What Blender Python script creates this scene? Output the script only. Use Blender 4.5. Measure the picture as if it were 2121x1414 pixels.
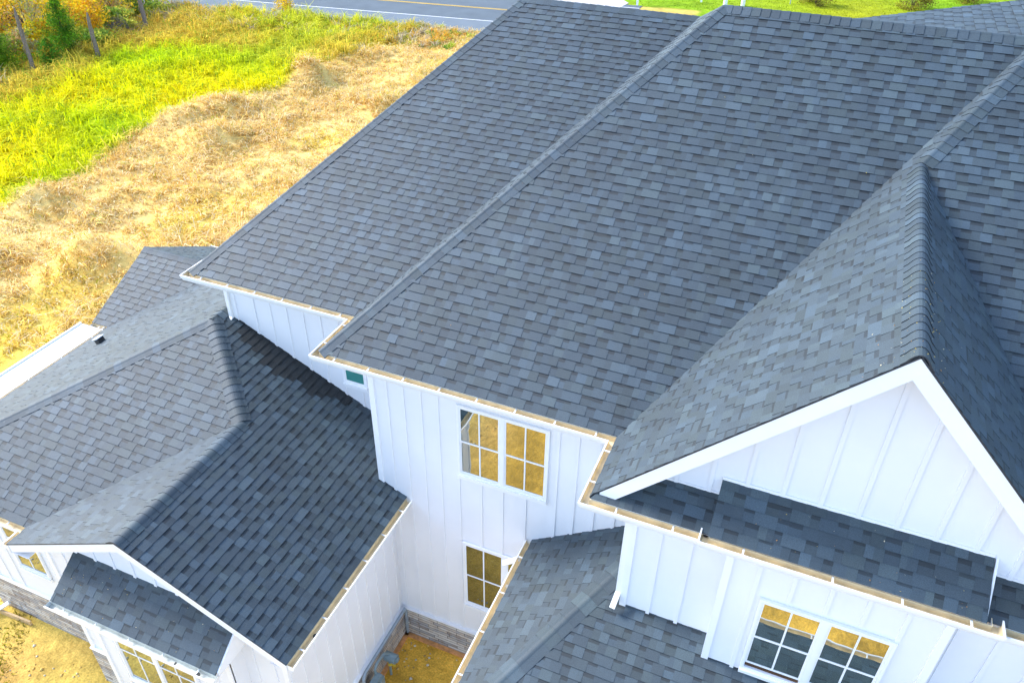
import bpy, bmesh, math, random
import numpy as np
from mathutils import Vector, Matrix
random.seed(11); rng = np.random.default_rng(5)
for o in list(bpy.data.objects): bpy.data.objects.remove(o)
sc = bpy.context.scene
COL = sc.collection

# ------------------------------------------------------------------ camera
RX = Vector((0.9224, 0.3876, 0.0137)); DN = Vector((0.237, -0.532, -0.813)); FW = Vector((-0.308, 0.753, -0.582))
RX.normalize(); FW = (FW - RX*FW.dot(RX)).normalized(); DN = FW.cross(RX).normalized()
cam = bpy.data.cameras.new('camera'); camo = bpy.data.objects.new('camera', cam); COL.objects.link(camo)
CAMP = Vector((6.431, -7.949, 7.254))
M = Matrix((( RX.x, -DN.x, -FW.x, CAMP.x), (RX.y, -DN.y, -FW.y, CAMP.y), (RX.z, -DN.z, -FW.z, CAMP.z), (0, 0, 0, 1)))
camo.matrix_world = M
cam.sensor_width = 36; cam.lens = 36*1650.43/2121; cam.clip_end = 2000; cam.clip_start = .1
sc.camera = camo
# ------------------------------------------------------------------ light
SUN_EL, SUN_AZ = math.radians(39), math.radians(-86)      # azimuth measured from +Y towards +X
w = bpy.data.worlds.new('World'); sc.world = w; w.use_nodes = True
nt = w.node_tree; bg = nt.nodes['Background']
sky = nt.nodes.new('ShaderNodeTexSky'); sky.sky_type = 'NISHITA'; sky.sun_disc = False
sky.sun_elevation = SUN_EL; sky.sun_rotation = SUN_AZ; sky.dust_density = 1.0; sky.air_density = 1.0
nt.links.new(sky.outputs[0], bg.inputs[0]); bg.inputs[1].default_value = 0.15
sl = bpy.data.lights.new('sun', 'SUN'); so = bpy.data.objects.new('sun', sl); COL.objects.link(so)
sl.energy = 1.5; sl.angle = math.radians(16); sl.color = (1, .985, .965)
sd = Vector((math.sin(SUN_AZ)*math.cos(SUN_EL), math.cos(SUN_AZ)*math.cos(SUN_EL), math.sin(SUN_EL)))
so.rotation_euler = sd.to_track_quat('Z', 'Y').to_euler()
sc.view_settings.view_transform = 'Standard'; sc.view_settings.look = 'None'
sc.view_settings.exposure = 1.74; sc.view_settings.gamma = 1
sc.render.engine = 'CYCLES'

# ------------------------------------------------------------------ materials
def mat(name, color=(.8,.8,.8), rough=.6, spec=.5, attr=False, noise=0, nscale=20, bump=0, bscale=200, metal=0):
    m = bpy.data.materials.new(name); m.use_nodes = True
    t = m.node_tree; b = t.nodes['Principled BSDF']
    b.inputs['Roughness'].default_value = rough; b.inputs['Metallic'].default_value = metal
    b.inputs['Specular IOR Level'].default_value = spec
    tc = t.nodes.new('ShaderNodeTexCoord')
    if attr:
        a = t.nodes.new('ShaderNodeAttribute'); a.attribute_name = 'Col'; src = a.outputs['Color']
    else:
        r = t.nodes.new('ShaderNodeRGB'); r.outputs[0].default_value = (*color, 1); src = r.outputs[0]
    if noise:
        n = t.nodes.new('ShaderNodeTexNoise'); n.inputs['Scale'].default_value = nscale; n.inputs['Detail'].default_value = 5
        t.links.new(tc.outputs['Object'], n.inputs['Vector'])
        mr = t.nodes.new('ShaderNodeMapRange'); mr.inputs['From Min'].default_value = .3; mr.inputs['From Max'].default_value = .7
        mr.inputs['To Min'].default_value = 1-noise; mr.inputs['To Max'].default_value = 1+noise
        t.links.new(n.outputs['Fac'], mr.inputs['Value'])
        mx = t.nodes.new('ShaderNodeVectorMath'); mx.operation = 'SCALE'
        t.links.new(src, mx.inputs[0]); t.links.new(mr.outputs[0], mx.inputs['Scale']); src = mx.outputs[0]
    t.links.new(src, b.inputs['Base Color'])
    if bump:
        n2 = t.nodes.new('ShaderNodeTexNoise'); n2.inputs['Scale'].default_value = bscale; n2.inputs['Detail'].default_value = 3
        t.links.new(tc.outputs['Object'], n2.inputs['Vector'])
        bp = t.nodes.new('ShaderNodeBump'); bp.inputs['Strength'].default_value = bump; bp.inputs['Distance'].default_value = .01
        t.links.new(n2.outputs['Fac'], bp.inputs['Height']); t.links.new(bp.outputs[0], b.inputs['Normal'])
    return m

def shingle_mat():
    m = mat('asphalt_shingle', attr=True, rough=.62, spec=.55)
    t = m.node_tree; b = t.nodes['Principled BSDF']; src = b.inputs['Base Color'].links[0].from_socket
    tc = t.nodes['Texture Coordinate']
    def noise(scale, lo, hi, src, det=3, fmin=.3, fmax=.7):
        n = t.nodes.new('ShaderNodeTexNoise'); n.inputs['Scale'].default_value = scale; n.inputs['Detail'].default_value = det
        t.links.new(tc.outputs['Object'], n.inputs['Vector'])
        mr = t.nodes.new('ShaderNodeMapRange'); mr.inputs['From Min'].default_value = fmin; mr.inputs['From Max'].default_value = fmax
        mr.inputs['To Min'].default_value = lo; mr.inputs['To Max'].default_value = hi
        t.links.new(n.outputs['Fac'], mr.inputs['Value'])
        v = t.nodes.new('ShaderNodeVectorMath'); v.operation = 'SCALE'
        t.links.new(src, v.inputs[0]); t.links.new(mr.outputs[0], v.inputs['Scale']); return v.outputs[0], n
    src, _ = noise(130, .72, 1.3, src, 2)
    src, _ = noise(.9, .9, 1.1, src, 3)
    t.links.new(src, b.inputs['Base Color'])
    n2 = t.nodes.new('ShaderNodeTexNoise'); n2.inputs['Scale'].default_value = 160; n2.inputs['Detail'].default_value = 2
    t.links.new(tc.outputs['Object'], n2.inputs['Vector'])
    bp = t.nodes.new('ShaderNodeBump'); bp.inputs['Strength'].default_value = .55; bp.inputs['Distance'].default_value = .004
    t.links.new(n2.outputs['Fac'], bp.inputs['Height']); t.links.new(bp.outputs[0], b.inputs['Normal'])
    return m
M_SH = shingle_mat()
M_WALL = mat('white_siding', (.80, .81, .845), .45, .4, noise=.03, nscale=1.1)
M_TRIM = mat('white_trim', (.85, .86, .89), .35, .5, noise=.02, nscale=3)
M_GUT = mat('white_gutter_paint', (.86, .86, .85), .3, .5)
M_TAN = mat('gutter_inside', (.76, .63, .40), .45, .5, noise=.16, nscale=7)
M_GUTIN = mat('pale_gutter_inside', (.66, .68, .62), .35, .5, noise=.15, nscale=5)
M_GWHITE = mat('white_membrane', (.88, .88, .87), .5, .4, noise=.03, nscale=2)
M_DARK = mat('dark_plastic', (.02, .022, .025), .5)
M_INT = mat('dark_room', (.10, .045, .015), .8, noise=.4, nscale=3)
M_PIPE = mat('grey_pipe', (.28, .34, .40), .4, .5, noise=.1, nscale=10)
M_METER = mat('meter_paint', (.20, .27, .30), .45, .5, noise=.15, nscale=12)
M_YEL = mat('yellow_valve', (.75, .55, .05), .4)
M_WOOD = mat('weathered_wood', (.20, .165, .15), .85, .2, noise=.35, nscale=14, bump=.5, bscale=40)
M_BARK = mat('dark_bark', (.12, .09, .07), .9, .2, noise=.4, nscale=12)
M_PLANK = mat('pine_plank', (.55, .38, .2), .7, noise=.2, nscale=9)
M_FOOT = mat('stained_footing', (.62, .30, .12), .9, .2, noise=.3, nscale=9)
M_SHOULDER = mat('worn_asphalt', (.15, .18, .205), .9, .3, noise=.08, nscale=.8)
M_ASPH = mat('asphalt', (.105, .13, .15), .85, .3, noise=.10, nscale=.7, bump=.3, bscale=60)
M_LINEW = mat('road_paint_white', (.8, .8, .8), .7, noise=.1, nscale=4)
M_LINEY = mat('road_paint_yellow', (.72, .44, .04), .7, noise=.12, nscale=4)

def foliage_mat(name, rough=.7, trans=.35):
    m = bpy.data.materials.new(name); m.use_nodes = True
    t = m.node_tree; t.nodes.clear()
    out = t.nodes.new('ShaderNodeOutputMaterial'); a = t.nodes.new('ShaderNodeAttribute'); a.attribute_name = 'Col'
    d = t.nodes.new('ShaderNodeBsdfPrincipled'); d.inputs['Roughness'].default_value = rough; d.inputs['Specular IOR Level'].default_value = .2
    tr = t.nodes.new('ShaderNodeBsdfTranslucent'); mx = t.nodes.new('ShaderNodeMixShader'); mx.inputs[0].default_value = trans
    t.links.new(a.outputs['Color'], d.inputs['Base Color']); t.links.new(a.outputs['Color'], tr.inputs['Color'])
    t.links.new(d.outputs[0], mx.inputs[1]); t.links.new(tr.outputs[0], mx.inputs[2]); t.links.new(mx.outputs[0], out.inputs[0])
    return m
M_LEAF = foliage_mat('leaves'); M_GRASS = foliage_mat('grass_blades', .8, .4)

def glass_mat():
    m = bpy.data.materials.new('window_glass'); m.use_nodes = True
    t = m.node_tree; t.nodes.clear(); out = t.nodes.new('ShaderNodeOutputMaterial')
    g = t.nodes.new('ShaderNodeBsdfGlossy'); g.inputs['Roughness'].default_value = .015; g.inputs['Color'].default_value = (.92, .97, .93, 1)
    d = t.nodes.new('ShaderNodeBsdfDiffuse'); d.inputs['Color'].default_value = (.02, .035, .033, 1)
    mx = t.nodes.new('ShaderNodeMixShader'); mx.inputs[0].default_value = .48
    n = t.nodes.new('ShaderNodeTexNoise'); n.inputs['Scale'].default_value = 1.6
    tc = t.nodes.new('ShaderNodeTexCoord'); t.links.new(tc.outputs['Object'], n.inputs['Vector'])
    bp = t.nodes.new('ShaderNodeBump'); bp.inputs['Strength'].default_value = .06; bp.inputs['Distance'].default_value = .05
    t.links.new(n.outputs['Fac'], bp.inputs['Height']); t.links.new(bp.outputs[0], g.inputs['Normal'])
    t.links.new(d.outputs[0], mx.inputs[1]); t.links.new(g.outputs[0], mx.inputs[2]); t.links.new(mx.outputs[0], out.inputs[0])
    return m
M_GLASS = glass_mat()

M_TEAL = mat('greenish_glass', (.05, .23, .21), .05, .8)
def stone_mat():
    m = bpy.data.materials.new('ledger_stone'); m.use_nodes = True
    t = m.node_tree; b = t.nodes['Principled BSDF']; b.inputs['Roughness'].default_value = .85
    uv = t.nodes.new('ShaderNodeUVMap'); uv.uv_map = 'UVMap'
    br = t.nodes.new('ShaderNodeTexBrick'); br.inputs['Scale'].default_value = 1
    br.inputs['Brick Width'].default_value = .42; br.inputs['Row Height'].default_value = .072; br.inputs['Mortar Size'].default_value = .006
    br.inputs['Mortar Smooth'].default_value = .3; br.offset_frequency = 2; br.squash = 1.6; br.squash_frequency = 3
    br.inputs['Color1'].default_value = (0, 0, 0, 1); br.inputs['Color2'].default_value = (1, 1, 1, 1); br.inputs['Mortar'].default_value = (.5, .5, .5, 1)
    t.links.new(uv.outputs[0], br.inputs['Vector'])
    n = t.nodes.new('ShaderNodeTexNoise'); n.inputs['Scale'].default_value = 6; n.inputs['Detail'].default_value = 6
    t.links.new(uv.outputs[0], n.inputs['Vector'])
    add = t.nodes.new('ShaderNodeMath'); add.operation = 'MULTIPLY_ADD'; add.inputs[1].default_value = .55
    t.links.new(br.outputs['Color'], add.inputs[0]); t.links.new(n.outputs['Fac'], add.inputs[2])
    cr = t.nodes.new('ShaderNodeValToRGB'); e = cr.color_ramp.elements
    e[0].position = .3; e[0].color = (.18, .15, .14, 1); e[1].position = 1.0; e[1].color = (.62, .60, .58, 1)
    x = e.new(.52); x.color = (.36, .31, .28, 1); x = e.new(.68); x.color = (.38, .39, .42, 1); x = e.new(.84); x.color = (.54, .46, .38, 1)
    t.links.new(add.outputs[0], cr.inputs[0])
    mm = t.nodes.new('ShaderNodeMix'); mm.data_type = 'RGBA'; mm.inputs['B'].default_value = (.07, .055, .05, 1)
    t.links.new(br.outputs['Fac'], mm.inputs['Factor']); t.links.new(cr.outputs[0], mm.inputs['A'])
    t.links.new(mm.outputs['Result'], b.inputs['Base Color'])
    bp = t.nodes.new('ShaderNodeBump'); bp.inputs['Strength'].default_value = .8; bp.inputs['Distance'].default_value = .03
    t.links.new(add.outputs[0], bp.inputs['Height']); t.links.new(bp.outputs[0], b.inputs['Normal'])
    return m
M_STONE = stone_mat()

def ground_mat():
    m = mat('ground_cover', attr=True, rough=.95, spec=.1)
    t = m.node_tree; b = t.nodes['Principled BSDF']; src = b.inputs['Base Color'].links[0].from_socket
    tc = t.nodes['Texture Coordinate']
    for sc_, lo, hi, f0, f1 in ((1.1, .80, 1.16, .35, .65), (6, .86, 1.12, .35, .65), (28, .8, 1.15, .35, .65)):
        n = t.nodes.new('ShaderNodeTexNoise'); n.inputs['Scale'].default_value = sc_; n.inputs['Detail'].default_value = 6
        t.links.new(tc.outputs['Object'], n.inputs['Vector'])
        mr = t.nodes.new('ShaderNodeMapRange'); mr.inputs['From Min'].default_value = f0; mr.inputs['From Max'].default_value = f1
        mr.inputs['To Min'].default_value = lo; mr.inputs['To Max'].default_value = hi; t.links.new(n.outputs['Fac'], mr.inputs['Value'])
        v = t.nodes.new('ShaderNodeVectorMath'); v.operation = 'SCALE'; t.links.new(src, v.inputs[0]); t.links.new(mr.outputs[0], v.inputs['Scale']); src = v.outputs[0]
    t.links.new(src, b.inputs['Base Color'])
    n = t.nodes.new('ShaderNodeTexNoise'); n.inputs['Scale'].default_value = 9; n.inputs['Detail'].default_value = 8
    t.links.new(tc.outputs['Object'], n.inputs['Vector'])
    bp = t.nodes.new('ShaderNodeBump'); bp.inputs['Strength'].default_value = .7; bp.inputs['Distance'].default_value = .05
    t.links.new(n.outputs['Fac'], bp.inputs['Height']); t.links.new(bp.outputs[0], b.inputs['Normal'])
    return m
M_GROUND = ground_mat()

# ------------------------------------------------------------------ helpers
def tag(o, label=None, cat=None, group=None, kind=None):
    if label: o['label'] = label
    if cat: o['category'] = cat
    if group: o['group'] = group
    if kind: o['kind'] = kind
    return o
def empty(name, loc=(0,0,0), rz=0):
    o = bpy.data.objects.new(name, None); COL.objects.link(o); o.location = loc; o.rotation_euler[2] = rz
    o.empty_display_size = .2; return o
class MB:
    """collects polygons with a material slot and a colour"""
    def __init__(s): s.v = []; s.f = []; s.m = []; s.c = []; s.uv = []
    def poly(s, pts, mi=0, col=None, uv=None):
        n = len(s.v); s.v.extend([tuple(p) for p in pts]); s.f.append(tuple(range(n, n+len(pts)))); s.m.append(mi); s.c.append(col); s.uv.append(uv)
    def box(s, a, b, mi=0):
        x0, y0, z0 = a; x1, y1, z1 = b
        if x0 > x1: x0, x1 = x1, x0
        if y0 > y1: y0, y1 = y1, y0
        if z0 > z1: z0, z1 = z1, z0
        P = [(x0,y0,z0),(x1,y0,z0),(x1,y1,z0),(x0,y1,z0),(x0,y0,z1),(x1,y0,z1),(x1,y1,z1),(x0,y1,z1)]
        for q in ((3,2,1,0),(4,5,6,7),(0,1,5,4),(1,2,6,5),(2,3,7,6),(3,0,4,7)): s.poly([P[i] for i in q], mi)
    def obox(s, O, A, B, Cc, mi=0):      # oriented box from corner O along three vectors
        O, A, B, Cc = map(Vector, (O, A, B, Cc))
        if A.cross(B).dot(Cc) < 0: A, B = B, A
        P = [O, O+A, O+A+B, O+B]; P += [p+Cc for p in P]
        for q in ((3,2,1,0),(4,5,6,7),(0,1,5,4),(1,2,6,5),(2,3,7,6),(3,0,4,7)): s.poly([P[i] for i in q], mi)
    def tube(s, pts, r, n=10, mi=0, cap=True):
        pts = [Vector(p) for p in pts]; rs = r if isinstance(r, (list, tuple)) else [r]*len(pts)
        rings = []; ref = None
        for i, p in enumerate(pts):
            t = (pts[min(i+1, len(pts)-1)] - pts[max(i-1, 0)]).normalized()
            if ref is None: ref = t.orthogonal().normalized()
            ref = (ref - t*ref.dot(t)).normalized(); bn = t.cross(ref)
            rings.append([p + (ref*math.cos(2*math.pi*k/n) + bn*math.sin(2*math.pi*k/n))*rs[i] for k in range(n)])
        for a, b in zip(rings, rings[1:]):
            for k in range(n): s.poly([a[k], a[(k+1)%n], b[(k+1)%n], b[k]], mi)
        if cap: s.poly(rings[0][::-1], mi); s.poly(rings[-1], mi)
    def build(s, name, mats, parent=None, smooth=False, merge=False):
        me = bpy.data.meshes.new(name); me.from_pydata(s.v, [], s.f)
        for mm in (mats if isinstance(mats, (list, tuple)) else [mats]): me.materials.append(mm)
        me.polygons.foreach_set('material_index', s.m)
        if any(c is not None for c in s.c):
            a = me.color_attributes.new('Col', 'FLOAT_COLOR', 'CORNER'); arr = []
            for f, c in zip(s.f, s.c): arr.extend(list((*(c or (.1,.1,.1)), 1))*len(f))
            a.data.foreach_set('color', arr)
        if any(u is not None for u in s.uv):
            l = me.uv_layers.new(name='UVMap'); arr = []
            for f, u in zip(s.f, s.uv):
                for i in range(len(f)): arr.extend(u[i] if u else (0, 0))
            l.data.foreach_set('uv', arr)
        if merge:
            bm = bmesh.new(); bm.from_mesh(me); bmesh.ops.remove_doubles(bm, verts=bm.verts, dist=1e-4); bm.to_mesh(me); bm.free()
        if smooth: me.polygons.foreach_set('use_smooth', [True]*len(me.polygons))
        o = bpy.data.objects.new(name, me); COL.objects.link(o)
        if parent: o.parent = parent
        return o

# ------------------------------------------------------------------ dimensions (metres, measured)
P, PA, PB, QA, QB, QD = .6174, .710, .5246, .971, 1.0114, 1.0291
XB, DB, HB = -3.42, 1.067, 6.786
A1, A1C = 5.946, 6.61; XV = 4.752; YC = -1.213; WD = 2.912; YD = -1.163
P2, Q2, ZW = .480, .530, -3.09
XG, WG, YHE, KK, YG = 1.080, 2.721, -2.735, 1.619, -3.127
XJ, ZT, P3, Q3 = 3.455, -3.11, .682, .392
YA, XA, YBW, XL, YCW, XCW = .388, .565, 1.513, .768, -.935, 5.249
YGAB = -.785; YBAY = -1.215; GZ = -7.109
ZA = PA*A1; ZB = PB*HB
E_ = .1450

house = empty('house', (3, 2, GZ))
tag(house, 'white board and batten house with dark grey shingle hip and gable roofs', 'house')
def hb(mb, name, mats, parent=None, **k):
    o = mb.build(name, mats, None, **k)
    if parent is None: parent = house
    o.parent = parent; o.matrix_parent_inverse = house.matrix_world.inverted() if parent is house else Matrix()
    if parent is house:
        me = o.data; me.transform(Matrix.Translation(-Vector((3, 2, GZ)))); o.matrix_parent_inverse = Matrix()
    return o
def hs(mb, name, mats, parent, **k):    # sub-part of a house part (same frame as the part)
    o = mb.build(name, mats, None, **k); o.data.transform(Matrix.Translation(-Vector((3, 2, GZ)))); o.parent = parent; return o

# ------------------------------------------------------------------ shingles
def clip(poly, cv):
    """clip polygon (list of 2D) by convex ccw polygon"""
    out = poly
    for i in range(len(cv)):
        a, b = cv[i], cv[(i+1)%len(cv)]; ex, ey = b[0]-a[0], b[1]-a[1]
        inp, out = out, []
        if not inp: return []
        for j in range(len(inp)):
            p, q = inp[j], inp[(j+1)%len(inp)]
            dp = ex*(p[1]-a[1]) - ey*(p[0]-a[0]); dq = ex*(q[1]-a[1]) - ey*(q[0]-a[0])
            if dp >= 0: out.append(p)
            if (dp >= 0) != (dq >= 0):
                t = dp/(dp-dq); out.append((p[0]+(q[0]-p[0])*t, p[1]+(q[1]-p[1])*t))
    return out if len(out) > 2 else []
def inside(p, cv):
    return all((cv[(i+1)%len(cv)][0]-cv[i][0])*(p[1]-cv[i][1]) - (cv[(i+1)%len(cv)][1]-cv[i][1])*(p[0]-cv[i][0]) >= -1e-9 for i in range(len(cv)))
BASE = (.0385, .058, .073)
def tone():
    r = random.random()
    k = random.uniform(1.3, 1.52) if r < .13 else random.uniform(1.08, 1.26) if r < .5 else random.uniform(.88, 1.04)
    h = random.uniform(-1, 1)
    return (BASE[0]*k*(1+.03*h), BASE[1]*k*(1+.02*abs(h)), BASE[2]*k*(1-.07*h))
EDGE = (.020, .026, .035)
def mul(c, k): return (c[0]*k, c[1]*k, c[2]*k)
class Plane:
    def __init__(s, x0, y0, z0, px, py):
        g = Vector((px, py, 0)); sl = g.length; g.normalize()
        s.O = Vector((x0, y0, z0)); s.U = Vector((g.y, -g.x, 0)); s.V = Vector((g.x, g.y, sl)).normalized(); s.N = s.U.cross(s.V)
        s.px, s.py = px, py
    def z(s, x, y): return s.O.z + s.px*(x-s.O.x) + s.py*(y-s.O.y)
    def uv(s, x, y):
        d = Vector((x, y, s.z(x, y))) - s.O; return (d.dot(s.U), d.dot(s.V))
    def pt(s, u, v, h=0): return s.O + s.U*u + s.V*v + s.N*h
def ccw(c):
    a = sum(c[i][0]*c[(i+1)%len(c)][1]-c[(i+1)%len(c)][0]*c[i][1] for i in range(len(c)))
    return c if a > 0 else c[::-1]
def shingled(pl, pieces, phase=0., parent=None, tints=(), label=None, tab=(.13, .28), gap=(.08, .17), contrast=.46):
    mb = MB(); cvs = []
    for pc in pieces:
        c = ccw([pl.uv(x, y) for x, y in pc]); c = [(u, v-.008 if v < .004 else v) for u, v in c]; cvs.append(c)
    us = [p[0] for c in cvs for p in c]; vs = [p[1] for c in cvs for p in c]
    u0, u1, v0, v1 = min(us), max(us), min(vs), max(vs)
    for c in cvs:
        mb.poly([pl.pt(u, v, -.002) for u, v in c], 0, BASE)
        mb.poly([pl.pt(u, v, -.014) for u, v in c][::-1], 0, EDGE)
        for i in range(len(c)):
            a, b = c[i], c[(i+1)%len(c)]
            mb.poly([pl.pt(*a, -.014), pl.pt(*b, -.014), pl.pt(*b, .006), pl.pt(*a, .006)], 0, EDGE)
    HT, HG = .015, .0095
    def face(u, v, uu, vv, hfun, col):
        q = [(u, v), (uu, v), (uu, vv), (u, vv)]
        for c in cvs:
            r = clip(q, c)
            if r:
                cc = col
                if tints:
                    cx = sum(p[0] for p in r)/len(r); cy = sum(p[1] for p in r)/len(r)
                    for st in tints:
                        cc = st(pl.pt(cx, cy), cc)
                mb.poly([pl.pt(a, b, hfun(b)) for a, b in r], 0, cc)
    def vert(a, b, h0a, h1a, h0b, h1b, ec=EDGE):
        for c in cvs:
            if inside(a, c) and inside(b, c):
                mb.poly([pl.pt(*a, h0a), pl.pt(*b, h0b), pl.pt(*b, h1b), pl.pt(*a, h1a)], 0, ec); return
    k = 0
    while True:
        va = v0 + k*E_ - phase; k += 1
        if va > v1: break
        vb = va + E_ + .006
        u = u0 - random.random()*.4; tooth = random.random() < .5
        while u < u1:
            wd = random.uniform(*(tab if tooth else gap)); uu = u+wd; H = HT if tooth else HG
            hf = lambda v, H=H: H*(1 - .74*(v-va)/E_)
            if tooth:
                if wd > .17 and random.random() < .5:
                    m_ = u + wd*random.uniform(.35, .65); face(u, va, m_, vb, hf, tone()); face(m_, va, uu, vb, hf, tone())
                else: face(u, va, uu, vb, hf, tone())
                vert((u, vb), (u, va), hf(vb)-.012, hf(vb), hf(va)-.012, hf(va), BASE); vert((uu, va), (uu, vb), hf(va)-.012, hf(va), hf(vb)-.012, hf(vb))  # sun shading painted into tooth sides: left in top tone, right dark
            else:
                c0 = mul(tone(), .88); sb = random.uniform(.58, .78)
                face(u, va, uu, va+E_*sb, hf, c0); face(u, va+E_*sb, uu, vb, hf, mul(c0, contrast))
            vert((u, va), (uu, va), 0, hf(va), 0, hf(va))
            u = uu; tooth = not tooth if random.random() < .93 else tooth
    o = hb(mb, 'roof', M_SH, parent)
    if label: o['label'] = label
    return o
def caps(parent, p0, p1, n1, n2, wdt=.16, exp=.15, R=.045):
    p0, p1, n1, n2 = map(Vector, (p0, p1, n1, n2)); n1.normalize(); n2.normalize()
    T = (p1-p0).normalized(); L = (p1-p0).length
    S1 = T.cross(n1).normalized(); S1 = -S1 if S1.dot(n2) > 0 else S1
    S2 = T.cross(n2).normalized(); S2 = -S2 if S2.dot(n1) > 0 else S2
    mb = MB(); na = (n1+n2).normalized(); drop = -((S1+S2)/2).dot(na)*R
    def sec(p, h):
        b = [S1*wdt + n1*h, S1*(R+.01) + n1*(h+.002)]
        q0, q1, q2 = S1*R + n1*(h+.003), na*(2*(h+.002)+drop-h), S2*R + n2*(h+.003)
        for t in (0, .12, .25, .37, .5, .63, .75, .88, 1): b.append(q0*(1-t)**2 + q1*2*t*(1-t) + q2*t*t)
        b += [S2*(R+.01) + n2*(h+.002), S2*wdt + n2*h]
        return [p + x for x in b]
    n = max(1, int(L/exp)); d = L/n
    for i in range(n):
        a = p0 + T*(i*d); b = p0 + T*min((i+1.12)*d, L); c = tone(); j = random.uniform(-.003, .003)
        s0, s1 = sec(a, .018+j*.6), sec(b, .009)
        g0 = sec(a, .0)
        for k in range(len(s0)-1):
            f = mb.poly
            f([s0[k], s0[k+1], s1[k+1], s1[k]], 0, c); f([g0[k], g0[k+1], s0[k+1], s0[k]], 0, EDGE)
        g1 = sec(b, 0)
        mb.poly([g0[0], s0[0], s1[0], g1[0]], 0, EDGE); mb.poly([g0[-1], g1[-1], s1[-1], s0[-1]], 0, EDGE)
    return hs(mb, 'ridge_cap', M_SH, parent)

# roof planes -------------------------------------------------------
plB = Plane(XB, DB, 0, 0, PB); plBL = Plane(XB, DB, 0, QB, 0); plA = Plane(0, 0, 0, 0, PA); plAL = Plane(0, 0, 0, QA, 0)
plDL = Plane(XV, YC, 0, QD, 0); plDR = Plane(XV+2*WD, YC, 0, -QD, 0); plC = Plane(XV, YC, 0, 0, P)
bL = (XB + ZB/QB, DB+HB); bR = (ZB/QA, DB+HB); aL = (ZA/QA, A1); aR = (XV+ZA/QD, A1)
T = (XV+WD, YC+QD*WD/P); ZC = P*(A1C-YC); cL = (XV+ZC/QD, A1C)
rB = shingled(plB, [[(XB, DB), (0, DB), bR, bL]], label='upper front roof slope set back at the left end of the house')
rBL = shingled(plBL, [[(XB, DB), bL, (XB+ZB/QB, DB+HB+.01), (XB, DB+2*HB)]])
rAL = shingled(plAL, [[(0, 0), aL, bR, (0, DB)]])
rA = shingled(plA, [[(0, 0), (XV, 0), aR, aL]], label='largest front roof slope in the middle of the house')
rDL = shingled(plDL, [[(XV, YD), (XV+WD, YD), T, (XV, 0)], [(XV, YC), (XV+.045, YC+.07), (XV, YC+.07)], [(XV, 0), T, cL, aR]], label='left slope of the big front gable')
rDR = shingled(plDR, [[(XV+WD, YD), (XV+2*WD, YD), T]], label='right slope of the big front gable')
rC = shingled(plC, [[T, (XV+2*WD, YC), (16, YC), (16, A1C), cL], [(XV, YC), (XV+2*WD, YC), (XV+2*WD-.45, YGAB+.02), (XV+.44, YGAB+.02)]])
# plain rear slopes
mb = MB()
for q in ([(bL[0], bL[1], ZB), (bR[0], bR[1], ZB), (0, DB+2*HB, 0), (XB, DB+2*HB, 0)], [(aL[0], A1, ZA), (aR[0], A1, ZA), (aR[0], 13.2, 0), (0, 13.2, 0)], [(cL[0], A1C, ZC), (16, A1C, ZC), (16, 14.4, 0), (cL[0], 14.4, 0)]):
    mb.poly(q[::-1], 0, BASE); mb.poly(q, 0, BASE)
hb(mb, 'roof', M_SH)
def P3v(xy, z): return (xy[0], xy[1], z)
caps(rB, (XB, DB, 0), P3v(bL, ZB), plB.N, plBL.N); caps(rB, P3v(bL, ZB), P3v(bR, ZB), plB.N, (0, PB, 1))
caps(rA, (0, 0, 0), P3v(aL, ZA), plA.N, plAL.N); caps(rA, P3v(aR, ZA), P3v(aL, ZA), plA.N, (0, PA, 1))
caps(rDL, (XV+WD, YD, QD*WD), (T[0], T[1], QD*WD), plDL.N, plDR.N, wdt=.20, R=.14)
caps(rC, (T[0], T[1], QD*WD), P3v(cL, ZC), plC.N, plDL.N); caps(rC, P3v(cL, ZC), (16, A1C, ZC), plC.N, (0, P, 1))
# left wing
XHL = XG - 2*WG - 2*KK; V_ = (XG-WG, YHE+WG*P2/Q2); W_ = (XG-WG-KK, YHE+(WG+KK)*P2/Q2); ZV = ZW+P2*WG; ZHW = ZW+P2*(WG+KK)
plHL = Plane(XHL, YHE, ZW, P2, 0); plHF = Plane(XHL, YHE, ZW, 0, Q2); plGL = Plane(XG-2*WG, YG, ZW, P2, 0); plGR = Plane(XG, YG, ZW, -P2, 0)
YI0, YI1, PI_ = 2.25, 6.15, .49; yI = (YI0+YI1)/2; ZI = ZW+PI_*(yI-YI0); XI = XHL+(ZI-ZW)/P2; XIL = -8.08
rHL = shingled(plHL, [[(XHL, YHE), W_, (W_[0], yI), (XI, yI), (XHL, YI0)], [(XI, yI), (W_[0], yI), (W_[0], YI1), (XHL, YI1)]], contrast=.8, label='pale left slope of the low wing with a box vent')
rHF = shingled(plHF, [[(XHL, YHE), (XG-2*WG, YHE), V_, W_]], label='front slope of the low left wing')
rGL = shingled(plGL, [[(XG-2*WG, YG), V_[0:1]+(YG,), V_, (XG-2*WG, YHE)]], contrast=.85)
def hx(y): return V_[0] + (y-V_[1])/(W_[1]-V_[1])*(W_[0]-V_[0])
rs_ = random.Random(4); dots = []
for i in range(26):
    a = rs_.uniform(-2.75, -.7); dots.append((a, 1.36 - .18 + rs_.uniform(-.38, .12), rs_.uniform(.04, .075)))
def dark_band(p, c):     # darkens the shingle colour in a curved band along the foot of the wall
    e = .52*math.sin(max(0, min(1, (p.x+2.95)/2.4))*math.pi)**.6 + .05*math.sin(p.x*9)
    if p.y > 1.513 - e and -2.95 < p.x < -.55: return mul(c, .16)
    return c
def dark_band_final(p, c): return dark_band(p, c)
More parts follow.
